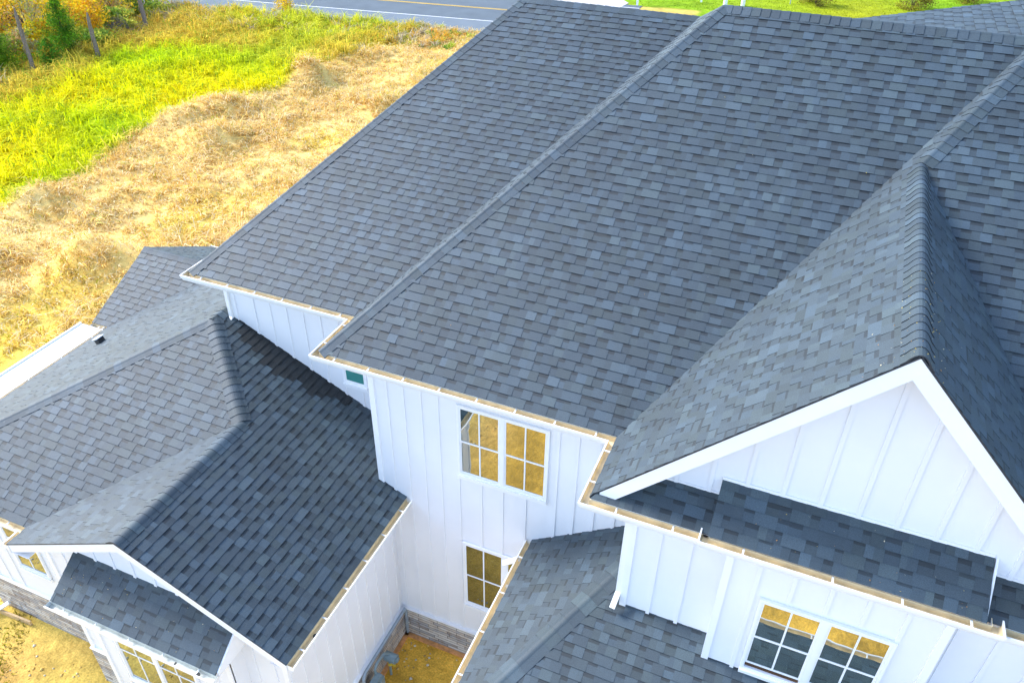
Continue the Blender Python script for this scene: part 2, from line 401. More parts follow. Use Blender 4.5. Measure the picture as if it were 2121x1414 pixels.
rGR = shingled(plGR, [[(XG, YG), (V_[0], YG), V_, (XG, V_[1])], [(XG, V_[1]), V_, (hx(YA), YA), (XG, YA)], [(hx(YA), YA), (XA+.02, YA), (XA+.02, W_[1]), W_],
     [W_, (XA+.02, W_[1]), (XA+.02, YBW+.02), (W_[0], YBW+.02)], [(W_[0], YBW), (-3.03, YBW), (-3.03, YI1), (W_[0], YI1)]], tints=(dark_band_final,), label='right slope of the low left wing running down to the courtyard')
plIF = Plane(XIL, YI0, ZW, 0, PI_); plIB = Plane(XIL, YI1, ZW, 0, -PI_)
rI = shingled(plIF, [[(XIL, YI0), (XHL, YI0), (XI, yI), (XIL, yI)]]); rIB = shingled(plIB, [[(XIL, YI1), (XHL+.6, YI1), (XI, yI), (XIL, yI)]])
caps(rI, (XIL, yI, ZI), (XI, yI, ZI), plIF.N, plIB.N, .14)
caps(rHF, (XHL, YHE, ZW), P3v(W_, ZHW), plHF.N, plHL.N); caps(rHF, P3v(V_, ZV), P3v(W_, ZHW), plHF.N, plGR.N, .17, R=.12)
caps(rGR, (V_[0], YG, ZV), P3v(V_, ZV), plGL.N, plGR.N, .17, R=.11); caps(rHL, (W_[0], W_[1]-.05, ZHW), (W_[0], 4.5, ZHW), plHL.N, plGR.N)
# centre porch roof
plJL = Plane(XJ, 0, ZT, P3, 0); ky = P3/Q3; YJ = -3.37; plJF = Plane(XJ, YJ, ZT, 0, Q3); hpt = (XCW, YJ+(XCW-XJ)*ky)
rJL = shingled(plJL, [[(XJ, YJ), hpt, (XCW, YA), (XJ, YA)]], label='left slope of the low entry roof beside the courtyard')
rJF = shingled(plJF, [[(XJ, YJ), (XCW, YJ), hpt], [(XCW, -2.5), (12, -2.5), (12, YCW+.02), (XCW, YCW+.02)]], label='front slope of the low entry roof under the bay')
caps(rJF, (XJ, YJ, ZT), (hpt[0]+.1, hpt[1]+.1*ky, ZT+P3*(XCW-XJ+.1)), plJF.N, plJL.N, .18, .22, .06)
# bay roof and low gable pent roof
XE0, XE1, YE, ZE, PE = 6.215, 9.15, -1.285, .055, .94
plE = Plane(XE0, YE, ZE, 0, PE); rE = shingled(plE, [[(XE0, YE), (XE1, YE), (XE1-.05, YGAB+.01), (XE0, YGAB+.01)]], label='small roof over the upper bay window')
XF0, XF1, YF, ZF, PF = -3.20, .03, -3.47, -3.49, .735
plF = Plane(XF0, YF, ZF, 0, PF); rF = shingled(plF, [[(XF0, YF), (XF1, YF), (XF1, -2.82), (XF0, -2.82)]], label='small roof over the lower bay window at the left')
# back wing roof far right
plK = Plane(5.9, 9.0, 3.46, .228, 0); rK = shingled(plK, [[(6.2, 6.4), (12.5, 6.4), (12.5, 9.0), (6.2, 9.0)]])

# ------------------------------------------------------------------ gutters, fascia, soffit
PROF = [(-.004, .0), (-.004, -.105), (.088, -.105), (.100, -.078), (.115, -.050), (.121, -.012), (.121, .005), (.103, .005), (.101, -.012), (.098, -.04), (.092, -.066), (.082, -.084), (.004, -.084), (.004, .0)]
def sweep(path, prof, mats_idx, mb, cap=True, flip=False):
    """path of (x,y,z) with the outside on its right-hand side"""
    pts = [Vector(p) for p in path]; n = len(pts); sg = -1 if flip else 1
    offs = []
    for i in range(n):
        ds = []
        if i > 0: ds.append((pts[i]-pts[i-1]).normalized())
        if i < n-1: ds.append((pts[i+1]-pts[i]).normalized())
        ns = [Vector((d.y, -d.x, 0))*sg for d in ds]
        if len(ns) == 1: offs.append(ns[0])
        else:
            m_ = (ns[0]+ns[1]); offs.append(m_/(m_.dot(ns[0])))
    rings = [[pts[i] + offs[i]*a + Vector((0, 0, b)) for a, b in prof] for i in range(n)]
    for r0, r1 in zip(rings, rings[1:]):
        for k in range(len(prof)):
            k2 = (k+1) % len(prof); mb.poly([r0[k], r1[k], r1[k2], r0[k2]], mats_idx[k])
    if cap:
        for r in (rings[0], rings[-1]): mb.poly([r[i] for i in range(7)], 0)
GI = [0]*7 + [0] + [1]*6
def gutter(path, hang=.6, ztop=-.028, inner=None):
    path = [(x, y, z+ztop) for x, y, z in path]
    mb = MB(); sweep(path, PROF, GI, mb); g = hb(mb, 'gutter', [M_GUT, inner or M_TAN])
    for i in range(len(path)-1):
        a, b = Vector(path[i]), Vector(path[i+1]); L = (b-a).length; d = (b-a)/L; o_ = Vector((d.y, -d.x, 0))
        n = int(round(L/hang))
        for k in range(n):
            s = (k+.5)*L/n if n > 1 else L*.5
            m2 = MB(); p = a + d*(s-.011)
            m2.obox(p + o_*.0 + Vector((0, 0, -.012)), d*.022, o_*.108, Vector((0, 0, .010))); m2.obox(p + o_*.098 + Vector((0, 0, -.002)), d*.022, o_*.016, Vector((0, 0, .009)))
            m2.tube([p + d*.011 + o_*.012 + Vector((0, 0, .0)), p + d*.011 + o_*.04 + Vector((0, 0, .004))], .006, 6)
            hs(m2, 'gutter_hanger', M_GUT, g)
    return g
def trim_run(path, depth=.388):
    """fascia board and soffit behind a gutter"""
    mb = MB(); sweep([(x, y, z) for x, y, z in path], [(-.006, -.022), (-.006, -.19), (-.03, -.19), (-.03, -.022)], [0]*4, mb, cap=False)
    sweep([(x, y, z) for x, y, z in path], [(-.03, -.165), (-.03, -.175), (-depth, -.175), (-depth, -.165)], [0]*4, mb, cap=False)
    hb(mb, 'fascia', M_TRIM)
main1 = [(XB, 12.9, 0), (XB, DB, 0), (0, DB, 0), (0, 0, 0), (XV, 0, 0), (XV, YC, 0), (XE0-.06, YC, 0)]
gutter(main1); trim_run(main1[:5] + [(XV, YC, 0), (12, YC, 0)])
gutter([(9.36, YC, 0), (13, YC, 0)])
# gutter of the bay roof with its box returns
mb = MB(); pathE = [(XE0+.02, YGAB-.2, .03), (XE0+.02, YE, .03), (XE1+.06, YE, .03), (XE1+.06, YGAB-.2, .03)]
sweep(pathE, PROF, GI, mb); gE = hb(mb, 'gutter', [M_GUT, M_TAN])
for x in (6.62, 7.6, 8.32, 9.0):
    m2 = MB(); m2.box((x, YE-.108, .018), (x+.022, YE, .029)); m2.box((x, YE-.114, .028), (x+.022, YE-.098, .037)); hs(m2, 'gutter_hanger', M_GUT, gE)
m2 = MB(); m2.tube([(XE0-.03, YE+.09, -.03), (XE0-.03, YE+.09, -.047)], .033, 16); hs(m2, 'gutter_outlet', M_DARK, gE)
wing = [(XG, YA-.01, ZW), (XG, YG+.02, ZW)]
g = gutter([(x, y, z) for x, y, z in wing[::-1]], .62); trim_run(wing[::-1], .312)
m2 = MB(); m2.tube([(XG+.055, YG+.62, ZW-.105), (XG+.055, YG+.62, ZW-.116)], .034, 16); hs(m2, 'gutter_outlet', M_DARK, g)
porchg = [(XJ, YA-.01, ZT), (XJ, YJ, ZT), (XCW, YJ, ZT)]
zj2 = ZT+Q3*(-2.5-YJ); gutter([(XCW, -2.5, zj2), (12, -2.5, zj2)], .75); trim_run([(XCW, -2.5, zj2), (12, -2.5, zj2)])
mb = MB(); mb.box((XCW, YJ, ZT-.15), (XCW+.03, -2.4, ZT-.02)); mb.poly([(XCW, YJ, ZT-.02), (XCW, -2.4, ZT-.02), (XCW, -2.4, zj2-.02)]); mb.poly([(XCW+.03, YJ, ZT-.02), (XCW+.03, -2.4, zj2-.02), (XCW+.03, -2.4, ZT-.02)]); hb(mb, 'fascia', M_TRIM)
gutter(porchg, .75); trim_run(porchg)
hl = [(XHL, YI0, ZW), (XHL, YHE, ZW), (XG-2*WG, YHE, ZW), (XG-2*WG, YG, ZW)]
gutter(hl, .9); trim_run(hl)
gutter([(XIL, YI0, ZW), (XHL, YI0, ZW)], .5); gutter([(XHL+.5, YI1, ZW), (XIL, YI1, ZW)], .5)
gF = gutter([(XF0-.03, YF, ZF), (XF1+.03, YF, ZF)], .62, inner=M_GUTIN)
m2 = MB(); m2.tube([(-.28, YF-.055, ZF-.105), (-.28, YF-.055, ZF-.116)], .035, 16); m2.box((-.72, YF-.10, ZF-.111), (-.69, YF-.02, ZF-.109)); hs(m2, 'gutter_outlet', M_DARK, gF)

# ------------------------------------------------------------------ walls
def wall(a, b, zb, zt, out, bats=(), name='wall', zbf=None, mats=M_WALL, bw=.05, bt=.018, corner=()):
    """vertical wall a->b (xy). zt / zb numbers or functions of distance. out = outward unit xy."""
    a, b, o_ = Vector((*a, 0)), Vector((*b, 0)), Vector((*out, 0)); L = (b-a).length; d = (b-a)/L
    ft = zt if callable(zt) else (lambda s: zt); fb = zb if callable(zb) else (lambda s: zb)
    mb = MB(); ss = sorted({0, L, *[s for s in (getattr(ft, 'brk', None) or [])]})
    for s0, s1 in zip(ss, ss[1:]):
        p, q = a+d*s0, a+d*s1
        F = [Vector((p.x, p.y, fb(s0))), Vector((q.x, q.y, fb(s1))), Vector((q.x, q.y, ft(s1))), Vector((p.x, p.y, ft(s0)))]
        mb.poly(F); mb.poly([v - o_*.12 for v in F][::-1])
    for s in bats:
        s0, s1 = max(0, s-bw/2), min(L, s+bw/2); p, q = a+d*s0, a+d*s1
        Fb = [Vector((p.x, p.y, fb(s0))), Vector((q.x, q.y, fb(s1))), Vector((q.x, q.y, ft(s1))), Vector((p.x, p.y, ft(s0)))]
        Ff = [v + o_*bt for v in Fb]; mb.poly(Ff)
        for i in range(4): j = (i+1) % 4; mb.poly([Fb[i], Fb[j], Ff[j], Ff[i]])
    w_ = hb(mb, name, mats)
    for s, wd in corner:
        m2 = MB(); p = a+d*s; m2.obox(Vector((p.x, p.y, fb(0))) - o_*.02, d*wd, o_*.045, Vector((0, 0, ft(s)-fb(0)))); hs(m2, 'corner_board', M_TRIM, w_)
    return w_
fr = lambda s0, st, n: [s0+st*i for i in range(n)]
wall((XB+.388, YBW), (XA+.1, YBW), -4.2, -.12, (0, -1), [.135+.36*i for i in range(1, 10)], corner=((0, .09),))
wall((XB+.388, YBW), (XB+.388, 12.5), -4, -.12, (-1, 0), fr(.2, .4, 28))
wall((XA, YA), (XCW+.1, YA), -6.3, -.12, (0, -1), [x-XA for x in (.88, 1.18, 1.49, 1.79, 3.80, 4.10, 4.42, 4.75, 5.05)] , corner=((0, .1),))
# battens interrupted by windows on the main wall, as short runs
def battens(xs, y, z0, z1, parent=None, bw=.05, bt=.018):
    for x in xs: mb = MB(); mb.box((x-bw/2, y-bt, z0), (x+bw/2, y-.0005, z1)); hb(mb, 'wall_batten', M_WALL)
battens((2.12, 2.52, 2.90, 3.30), YA, -3.72, -2.18); battens((2.45, 2.85), YA, -6.3, -5.55); battens((2.12,), YA, -6.3, -3.73); battens((2.55, 3.0, 3.4), YA, -.5, -.12)
wall((XA, YBW), (XA, YA), -4.2, -.12, (-1, 0), (.3, .6, .9))
wall((XCW, YA), (XCW, YCW), -2.9, -.12, (-1, 0), (.35, .7, 1.0))
# gable wall D
def gt(s):
    x = XV+.1+s; return QD*(WD-abs(x-(XV+WD))) - .10
gt.brk = [WD-.1]
wall((XV+.1, YGAB), (XV+2*WD-.1, YGAB), .12, gt, (0, -1), [x-XV-.1 for x in (5.69, 6.09, 6.50, 6.90, 7.31, 7.715, 8.115, 8.52, 8.92, 9.32, 9.72)])
mbf = MB(); mbf.box((XE0, YGAB-.016, .515), (XE1-.05, YGAB-.001, .56)); mbf.box((5.2, YGAB-.014, .262), (XE0, YGAB-.002, .295)); mbf.box((XE1-.04, YGAB-.014, .262), (10.3, YGAB-.002, .295)); hb(mbf, 'flashing', M_TRIM)
# front wall C below
wall((XCW, YCW), (11.5, YCW), -3.3, -.12, (0, -1), [.40, .79, 3.85, 4.25, 4.66, 5.06, 5.5], corner=((0, .09),))
# bay
bx0, bx1 = 6.47, 8.94
def baywall(x0, x1, y, yb, zb, zt, bats):
    w_ = wall((x0, y), (x1, y), zb, zt, (0, -1), bats, corner=((0, .09), (x1-x0-.09, .09)))
    wall((x0, yb), (x0, y), zb, zt, (-1, 0), ()); wall((x1, y), (x1, yb), zb, zt, (1, 0), ()); return w_
baywall(bx0, bx1, YBAY, YCW, -3.3, -.08, ())
battens([6.87], YBAY, -3.3, -.1); battens([7.27, 7.68, 8.08], YBAY, -.70, -.1); battens([8.49], YBAY, -3.3, -.1); battens([7.27, 7.68, 8.08], YBAY, -3.3, -2.3)
# bay roof cheeks
def cheek(x, pl, y0, y1, thick=.03, zlow=-.10, nm='fascia', sgn=-1):
    mb = MB(); F = [Vector((x, y0, pl.z(x, y0)+zlow)), Vector((x, y0, pl.z(x, y0)-.005)), Vector((x, y1, pl.z(x, y1)-.005)), Vector((x, y1, pl.z(x, y0)+zlow))]
    t = Vector((sgn*thick, 0, 0)); G = [v+t for v in F]; mb.poly(F); mb.poly(G[::-1])
    for i in range(4): j = (i+1) % 4; mb.poly([F[i], F[j], G[j], G[i]])
    hb(mb, nm, M_TRIM)
cheek(XE1-.03, plE, YE+.03, YGAB, sgn=1, thick=.028); cheek(XE0+.012, plE, YE+.03, YGAB, sgn=1)
cheek(XF0+.01, plF, YF+.03, -2.83, sgn=1); cheek(XF1-.012, plF, YF+.03, -2.83, sgn=1, thick=.04)
# left wing walls
wall((XL, YA), (XL, -2.83), -6.3, ZW-.12, (1, 0), fr(.12, .305, 11), bw=.045)
def g2(s):
    x = -3.97+s; return ZW + P2*(WG-abs(x-(XG-WG))) - .08
g2.brk = [XG-WG+3.97]
wall((-3.97, -2.83), (XL, -2.83), -6.05, g2, (0, -1), [x+3.97 for x in (-3.55, -3.14, -2.73, -2.33, -1.92, -1.51, -1.1, -.69, -.28, .13, .5)], corner=((0, .09), (XL+3.97-.09, .09)))
wall((-3.97, -2.35), (-3.97, -2.83), -6.05, ZW-.1, (-1, 0), ())
wall((-7.3, -2.35), (-3.9, -2.35), -6.05, ZW-.12, (0, -1), [x+7.3 for x in (-6.9, -6.55, -6.2, -5.0, -4.6, -4.2)])
wall((-7.3, 6), (-7.3, -2.35), GZ, ZW-.12, (-1, 0), fr(.3, .4, 20))
baywall(-3.08, -.08, -3.12, -2.83, -6.45, ZF-.08, ())
battens([-2.72, -.45], -3.12, -6.45, ZF-.1); battens([-2.2, -1.7, -1.2], -3.12, -6.45, -5.85)
wall((XJ+.388, YA), (XJ+.388, YJ+.38), GZ, ZT-.12, (-1, 0), fr(.2, .4, 8)); wall((XJ+.388, YJ+.38), (XCW, YJ+.38), GZ, ZT-.12, (0, -1), fr(.4, .4, 3)); wall((XCW, YJ+.38), (XCW, -2.1), GZ, ZT-.12, (1, 0), (.4, .8)); wall((XCW, -2.1), (12, -2.1), GZ, zj2-.12, (0, -1), fr(.4, .4, 16))
wall((XIL+.2, YI0+.3), (XHL, YI0+.3), GZ, ZW-.1, (0, -1)); wall((XIL+.2, YI1-.3), (XIL+.2, YI0+.3), GZ, lambda s: ZW-.1, (-1, 0))
# rake boards
def rake(pl, xa, xb, y, hgt=.235, y2=None, sub=True):
    def q(y0, y1, d0, d1):
        mb_ = []
        za, zb = pl.z(xa, y), pl.z(xb, y)
        F = [Vector((xa, y0, za-d1)), Vector((xb, y0, zb-d1)), Vector((xb, y0, zb-d0)), Vector((xa, y0, za-d0))]
        G = [v + Vector((0, y1-y0, 0)) for v in F]; return F, G
    mb = MB()
    for (y0, y1, d0, d1) in ((y+.004, y+.03, .016, hgt), (y+.03, (y2 or y+.35), .10, .13)):
        F, G = q(y0, y1, d0, d1); mb.poly(F); mb.poly(G[::-1])
        for i in range(4): j = (i+1) % 4; mb.poly([F[i], F[j], G[j], G[i]])
    hb(mb, 'rake_board', M_TRIM)
rake(plDL, XV+.10, XV+WD, YD, .27, YGAB); rake(plDR, XV+2*WD-.05, XV+WD, YD, .27, YGAB)
rake(plGL, XG-2*WG+.02, XG-WG, YG, .19, -2.83); rake(plGR, XG-.01, XG-WG, YG, .19, -2.83)
mb = MB(); mb.box((XIL-.02, YI0, ZW-.15), (XIL-.001, YI0+.001, ZW-.02))
# pale flat roof beside the left wing
mb = MB(); mb.box((-8.42, YHE, -3.32), (XHL-.15, YI0-.02, -3.20)); mb.box((-8.46, YHE, -3.34), (-8.42, YI0-.02, -3.17)); [mb.box((-8.34, yy_, GZ), (-8.2, yy_+.14, -3.32)) for yy_ in (YHE+.05, -.2, 2.0)]; o = hb(mb, 'flat_roof', M_GWHITE)
# ------------------------------------------------------------------ stone base
def stone(a, b, z0, z1, out, foot=True):
    a, b, o_ = Vector((*a, 0)), Vector((*b, 0)), Vector((*out, 0)); L = (b-a).length; d = (b-a)/L
    mb = MB(); t = .045
    A = [a+o_*t, b+o_*t]; F = [Vector((A[0].x, A[0].y, z0)), Vector((A[1].x, A[1].y, z0)), Vector((A[1].x, A[1].y, z1)), Vector((A[0].x, A[0].y, z1))]
    if d.cross(Vector((0, 0, 1))).dot(o_) < 0: pass
    uo = random.random()*5
    mb.poly(F, 0, uv=[(uo, z0), (uo+L, z0), (uo+L, z1), (uo, z1)])
    B = [Vector((a.x, a.y, z1)), Vector((b.x, b.y, z1))]; mb.poly([F[3], F[2], B[1], B[0]], 0, uv=[(0, 0), (L, 0), (L, .05), (0, .05)])
    for i, X in ((0, a), (1, b)):
        mb.poly([F[i], Vector((X.x, X.y, z0)), Vector((X.x, X.y, z1)), F[3-i]], 0, uv=[(0, z0), (t, z0), (t, z1), (0, z1)])
    s_ = hb(mb, 'stone_base', M_STONE)
    m2 = MB(); m2.obox(Vector((a.x, a.y, z1)), d*L, o_*.065, Vector((0, 0, .035))); hs(m2, 'ledge_trim', M_TRIM, s_)
    if foot:
        m3 = MB(); m3.obox(Vector((a.x, a.y, z0-.15)), d*L, o_*.13, Vector((0, 0, .19))); hs(m3, 'footing', M_FOOT, s_)
stone((XL, YA), (XJ+.388, YA), GZ, -6.3, (0, -1)); stone((XL, YA-.05), (XL, -2.83), GZ, -6.3, (1, 0))
stone((-3.97, -2.83), (XL, -2.83), GZ, -6.05, (0, -1), False); stone((-7.3, -2.35), (-3.97, -2.35), GZ, -6.05, (0, -1), False)

# ------------------------------------------------------------------ windows
def window(x0, x1, y, z0, z1, sills=True, lift=0., cas=.036, label=None, single=False):
    """double hung unit on a wall facing -Y"""
    mb = MB(); d = .035
    def fr_(xa, xb, za, zb, t, y0, y1):
        mb_ = mb; mb_.box((xa, y0, za), (xa+t, y1, zb)); mb_.box((xb-t, y0, za), (xb, y1, zb)); mb_.box((xa+t, y0, zb-t), (xb-t, y1, zb)); mb_.box((xa+t, y0, za), (xb-t, y1, za+t))
    fr_(x0, x1, z0, z1, cas, y-.022, y+.02)
    fr_(x0+cas+.001, x1-cas-.001, z0+cas+.001, z1-cas-.001, .012, y-.016, y+.02)
    f = hb(mb, 'window', M_TRIM)
    if label: f['label'] = label
    xi0, xi1, zi0, zi1 = x0+cas, x1-cas, z0+cas, z1-cas; zm = (zi0+zi1)/2; xm = (xi0+xi1)/2
    def sash(za, zb, yy, nm, mun=True):
        m2 = MB(); s = .030
        m2.box((xi0, yy-.018, za), (xi0+s, yy, zb)); m2.box((xi1-s, yy-.018, za), (xi1, yy, zb)); m2.box((xi0+s, yy-.018, zb-s), (xi1-s, yy, zb)); m2.box((xi0+s, yy-.018, za), (xi1-s, yy, za+s))
        if mun: m2.box((xm-.011, yy-.020, za+s), (xm+.011, yy-.002, zb-s))
        hs(m2, 'sash', M_TRIM, f)
        m3 = MB(); m3.box((xi0+s, yy-.012, za+s), (xi1-s, yy-.006, zb-s)); hs(m3, 'pane', M_GLASS if mun else M_TEAL, f)
    if single: sash(zi0, zi1, y+.006, 'sash', False)
    else: sash(zm-.02, zi1, y+.004, 'sash'); sash(zi0+lift, zm+.02, y+.015, 'sash')
    m4 = MB(); m4.box((xi0, y+.0165, zi0), (xi1, y+.019, zi1)); hs(m4, 'opening', M_INT, f)
    if sills:
        m5 = MB(); m5.box((x0, y-.045, z0-.035), (x1, y-.002, z0-.001)); m5.box((x0+.001, y-.012, z0-.11), (x1-.001, y+.02, z0-.036)); hs(m5, 'sill', M_TRIM, f)
    return f
# the wall plane carries no openings, so panes sit just in front of it
yo = .024
window(2.135, 2.90, YA-yo, -2.06, -.60, label='left unit of the upper courtyard window'); window(2.90, 3.665, YA-yo, -2.06, -.60, label='right unit of the upper courtyard window')
window(2.165, 2.97, YA-yo, -5.42, -3.72, label='lower courtyard window'); window(2.97, 3.78, YA-yo, -5.42, -3.72, label='lower courtyard window half hidden by the entry roof')
window(-.74, -.24, YBW-yo, -1.90, -1.25, single=True, label='small square window under the eave')
window(6.96, 7.73, YBAY-yo, -2.17, -.76, lift=.10, label='left unit of the upper bay window'); window(7.73, 8.50, YBAY-yo, -2.17, -.76, lift=.10, label='right unit of the upper bay window')
window(-2.62, -1.77, -3.12-yo, -5.72, -3.95, label='left unit of the lower bay window'); window(-1.77, -.90, -3.12-yo, -5.72, -3.95, label='right unit of the lower bay window')
window(-5.95, -5.15, -2.35-yo, -5.25, -3.55, label='tall window in the front wall of the left wing')

# ------------------------------------------------------------------ downspouts, vent
def spout(pts, name='downspout', w_=.075, dd=.055):
    mb = MB(); pts = [Vector(p) for p in pts]
    for a, b in zip(pts, pts[1:]):
        t = (b-a).normalized(); s = Vector((1, 0, 0)) if abs(t.x) < .9 else Vector((0, 1, 0)); s = (s - t*s.dot(t)).normalized(); u = t.cross(s)
        o_ = a - s*w_/2 - u*dd/2 - t*.015
        mb.obox(o_, s*w_, u*dd, t*((b-a).length+.03))
    o = hb(mb, name, M_GUT)
    m = o.modifiers.new('b', 'BEVEL'); m.width = .008; m.segments = 2
    return o
d1 = spout([(XB+.30, DB+.16, -.12), (XB+.35, YBW-.05, -.32), (XB+.35, YBW-.05, -1.08), (XB+.37, YBW-.22, -1.22)])
d2 = spout([(XCW-.035, YCW+.01, -.15), (XCW-.035, YCW+.01, -1.92), (XCW-.06, YCW-.16, -2.08)])
spout([(XJ-.05, -.55, ZT-.12), (XJ-.05, -.55, ZT-.2), (XJ+.3, -.1, ZT-.4)]); 
d3 = spout([(3.36, .02, -3.22), (3.14, -.10, -3.30)], w_=.085, dd=.07)
spout([(-6.95, -2.45, -6.85), (-7.15, -2.62, -7.0), (-7.5, -2.95, -7.06)])
mb = MB(); vx, vy = -6.77, 1.37; vz = plHL.z(vx, vy)
mb.obox(plHL.pt(*plHL.uv(vx, vy), .01)-plHL.U*.075-plHL.V*.07, plHL.U*.15, plHL.V*.14, plHL.N*.10, 0)
c0 = plHL.pt(*plHL.uv(vx, vy), .11); mb.obox(c0-plHL.U*.10-plHL.V*.09, plHL.U*.20, plHL.V*.18, plHL.N*.02, 1)
hb(mb, 'roof_vent', [M_DARK, M_TRIM])

# ------------------------------------------------------------------ gas meter in the courtyard
gm = empty('gas_meter', (1.05, -1.1, GZ)); tag(gm, 'blue grey gas meter with pipes against the stone base in the courtyard', 'gas meter')
def gmb(mb, n, m, smooth=False): 
    o = mb.build(n, m, None, smooth=smooth); o.data.transform(Matrix.Translation(-Vector((1.05, -1.1, GZ)))); o.parent = gm; return o
mb = MB(); mb.box((.95, -1.30, -6.88), (1.12, -.98, -6.52)); mb.box((.97, -1.27, -6.52), (1.10, -1.01, -6.44)); o = gmb(mb, 'meter_body', M_METER)
bv = o.modifiers.new('b', 'BEVEL'); bv.width = .03; bv.segments = 3
mb = MB(); mb.box((1.121, -1.22, -6.72), (1.127, -1.08, -6.6)); gmb(mb, 'dial', M_GUT)
mb = MB(); mb.tube([(.87, .30, -6.25), (.87, -1.20, -6.25), (.90, -1.32, -6.30), (.92, -1.34, -6.45), (.95, -1.36, -7.0)], .032, 12); gmb(mb, 'pipe', M_PIPE, True)
mb = MB(); mb.tube([(.98, -1.05, -6.45), (.98, -1.05, -6.30), (.97, -.95, -6.24), (.97, -.70, -6.30), (1.0, -.60, -6.42), (1.0, -.60, -7.1)], .026, 10); gmb(mb, 'pipe', M_METER, True)
mb = MB(); mb.tube([(.93, -.60, -6.52), (1.16, -.60, -6.52)], .095, 20); mb.tube([(1.16, -.60, -6.52), (1.20, -.60, -6.52)], .05, 14); gmb(mb, 'regulator', M_METER)
mb = MB(); mb.tube([(1.0, -.60, -6.78), (1.0, -.60, -6.72)], .042, 8); mb.box((1.02, -.615, -6.765), (1.12, -.585, -6.735)); gmb(mb, 'valve', M_YEL)
mb = MB(); mb.tube([(.86, .33, -6.3), (.86, .33, -7.05)], .03, 10); mb.tube([(.86, .33, -6.62), (.86, .33, -6.70)], .04, 10); tag(mb.build('drain_pipe', M_PIPE, None, True), 'grey vertical pipe in the inner corner of the courtyard', 'pipe')
tag((lambda m: (m.obox((-7.4, -2.62, GZ+.0), (1.1, .05, 0), (0, .04, 0), (0, 0, .12)), m.build('plank', M_PLANK))[1])(MB()), 'short pine plank lying at the foot of the stone wall, bottom left', 'plank')

# ------------------------------------------------------------------ ground
def vnoise(x, y, s, seed=0):
    """smooth value noise, numpy"""
    r = np.random.default_rng(seed).random((64, 64)); xs, ys = x/s, y/s
    xi, yi = np.floor(xs).astype(int), np.floor(ys).astype(int); fx, fy = xs-xi, ys-yi
    fx, fy = fx*fx*(3-2*fx), fy*fy*(3-2*fy)
    g = lambda a, b: r[a % 64, b % 64]
    return (g(xi, yi)*(1-fx)+g(xi+1, yi)*fx)*(1-fy) + (g(xi, yi+1)*(1-fx)+g(xi+1, yi+1)*fx)*fy
def road_c(x): return 49.0 + .14*(x+18.5)
def bound(y): return -22.5 + np.clip((15-y)*.12, 0, .7) + .9*np.sin(y*.21+1) + .6*np.sin(y*.53) + np.where(y > 28, (y-28)*.16, 0) + np.where(y < 12, (y-12)*.0, 0)
mounds = [(random.uniform(-24.5, -10), random.uniform(5, 36), random.uniform(.12, .35), random.uniform(.7, 1.5)) for _ in range(70)]
for yy in np.arange(8, 36, 1.7): mounds.append((float(bound(yy))+.9+random.uniform(-.4, .4), yy, random.uniform(.2, .42), random.uniform(.8, 1.3)))
mounds += [(-21.9, 22.0, .6, 1.3), (-20.8, 28.5, .9, 1.4), (-15.5, 8.5, .3, 1.2), (-19.6, 6.5, .8, 1.5), (-17.5, 5.5, .5, 1.3)]
def height(x, y):
    h = np.zeros_like(x)
    for mx_, my_, a, r in mounds: h += a*np.exp(-((x-mx_)**2+(y-my_)**2)/(r*r))
    h += .12*vnoise(x, y, 2.2, 3) + .06*vnoise(x, y, .9, 4)
    fade = np.clip((-9.5-x)/3, 0, 1)*np.clip((np.minimum(road_c(x)-6.8, 42)-y)/3, 0, 1)*np.clip((y+8)/6, 0, 1)
    return h*fade
def zone(x, y):
    """colour of the ground cover at a point"""
    n1 = vnoise(x, y, 3.1, 7); n2 = vnoise(x, y, 1.2, 8); n3 = vnoise(x, y, 6.5, 9)
    tan = np.stack([.84-.12*n2, .61-.14*n2, .24-.12*n2], -1)
    yel = np.stack([.66+0*x, .44+.06*n1, .05+0*x], -1)
    tan = tan*(1-np.clip((n1-.55)*3, 0, 1)[..., None]*.7) + yel*(np.clip((n1-.55)*3, 0, 1)[..., None]*.7)
    g1 = np.stack([.54+0*x, .66+0*x, .003+0*x], -1); g2 = np.stack([.86+0*x, .73+0*x, .003+0*x], -1)
    k = np.clip((n3*.6+n1*.4-.35)*3, 0, 1)[..., None]; green = g1*(1-k)+g2*k
    br = np.stack([.66+0*x, .42+.08*n1, .07+0*x], -1)
    k2 = np.clip((y-30+4*n1)/4, 0, 1)[..., None]*np.clip((n3-.15)*3, .5, 1)[..., None]; green = green*(1-k2*.8) + br*k2*.8
    k3 = np.clip((-33.2-x+2*n1-.12*(y-20))/1.5, 0, 1)[..., None]; green = green*(1-k3*.8) + br*k3*.8
    b = np.clip((x-bound(y)+ .8*(n2-.5))/.5, 0, 1)[..., None]
    c = green*(1-b)+tan*b
    dirt = np.stack([.58+.10*n1, .37+.09*n2, .09+.03*n1], -1); pass
    kx = np.clip((x+.5)/1.5, 0, 1)[..., None]; dirt = dirt*(1-kx)+np.array([.74, .42, .06])*kx*(.8+.4*n2[..., None])
    kd = np.clip((x+10.5+2*(n1-.5)+np.clip(2-y, 0, 6)*.5)/1.2, 0, 1)[..., None]
    c = c*(1-kd)+dirt*kd
    far = ((y < -10) | (x > 14))[..., None]; c = np.where(far, np.array([.40, .41, .43]), c)  # unseen ground made neutral grey to cut warm bounce onto the walls
    lawn = np.stack([.18+.2*n3, .36-.02*n3, .008+0*x], -1)
    kl = (y > 30)[..., None]*np.clip((y - road_c(x) - 4.2)/.4, 0, 1)[..., None]; c = c*(1-kl)+lawn*kl
    kl2 = ((y > 34) & (x > -5))[..., None]; c = np.where(kl2, lawn, c)
    return c
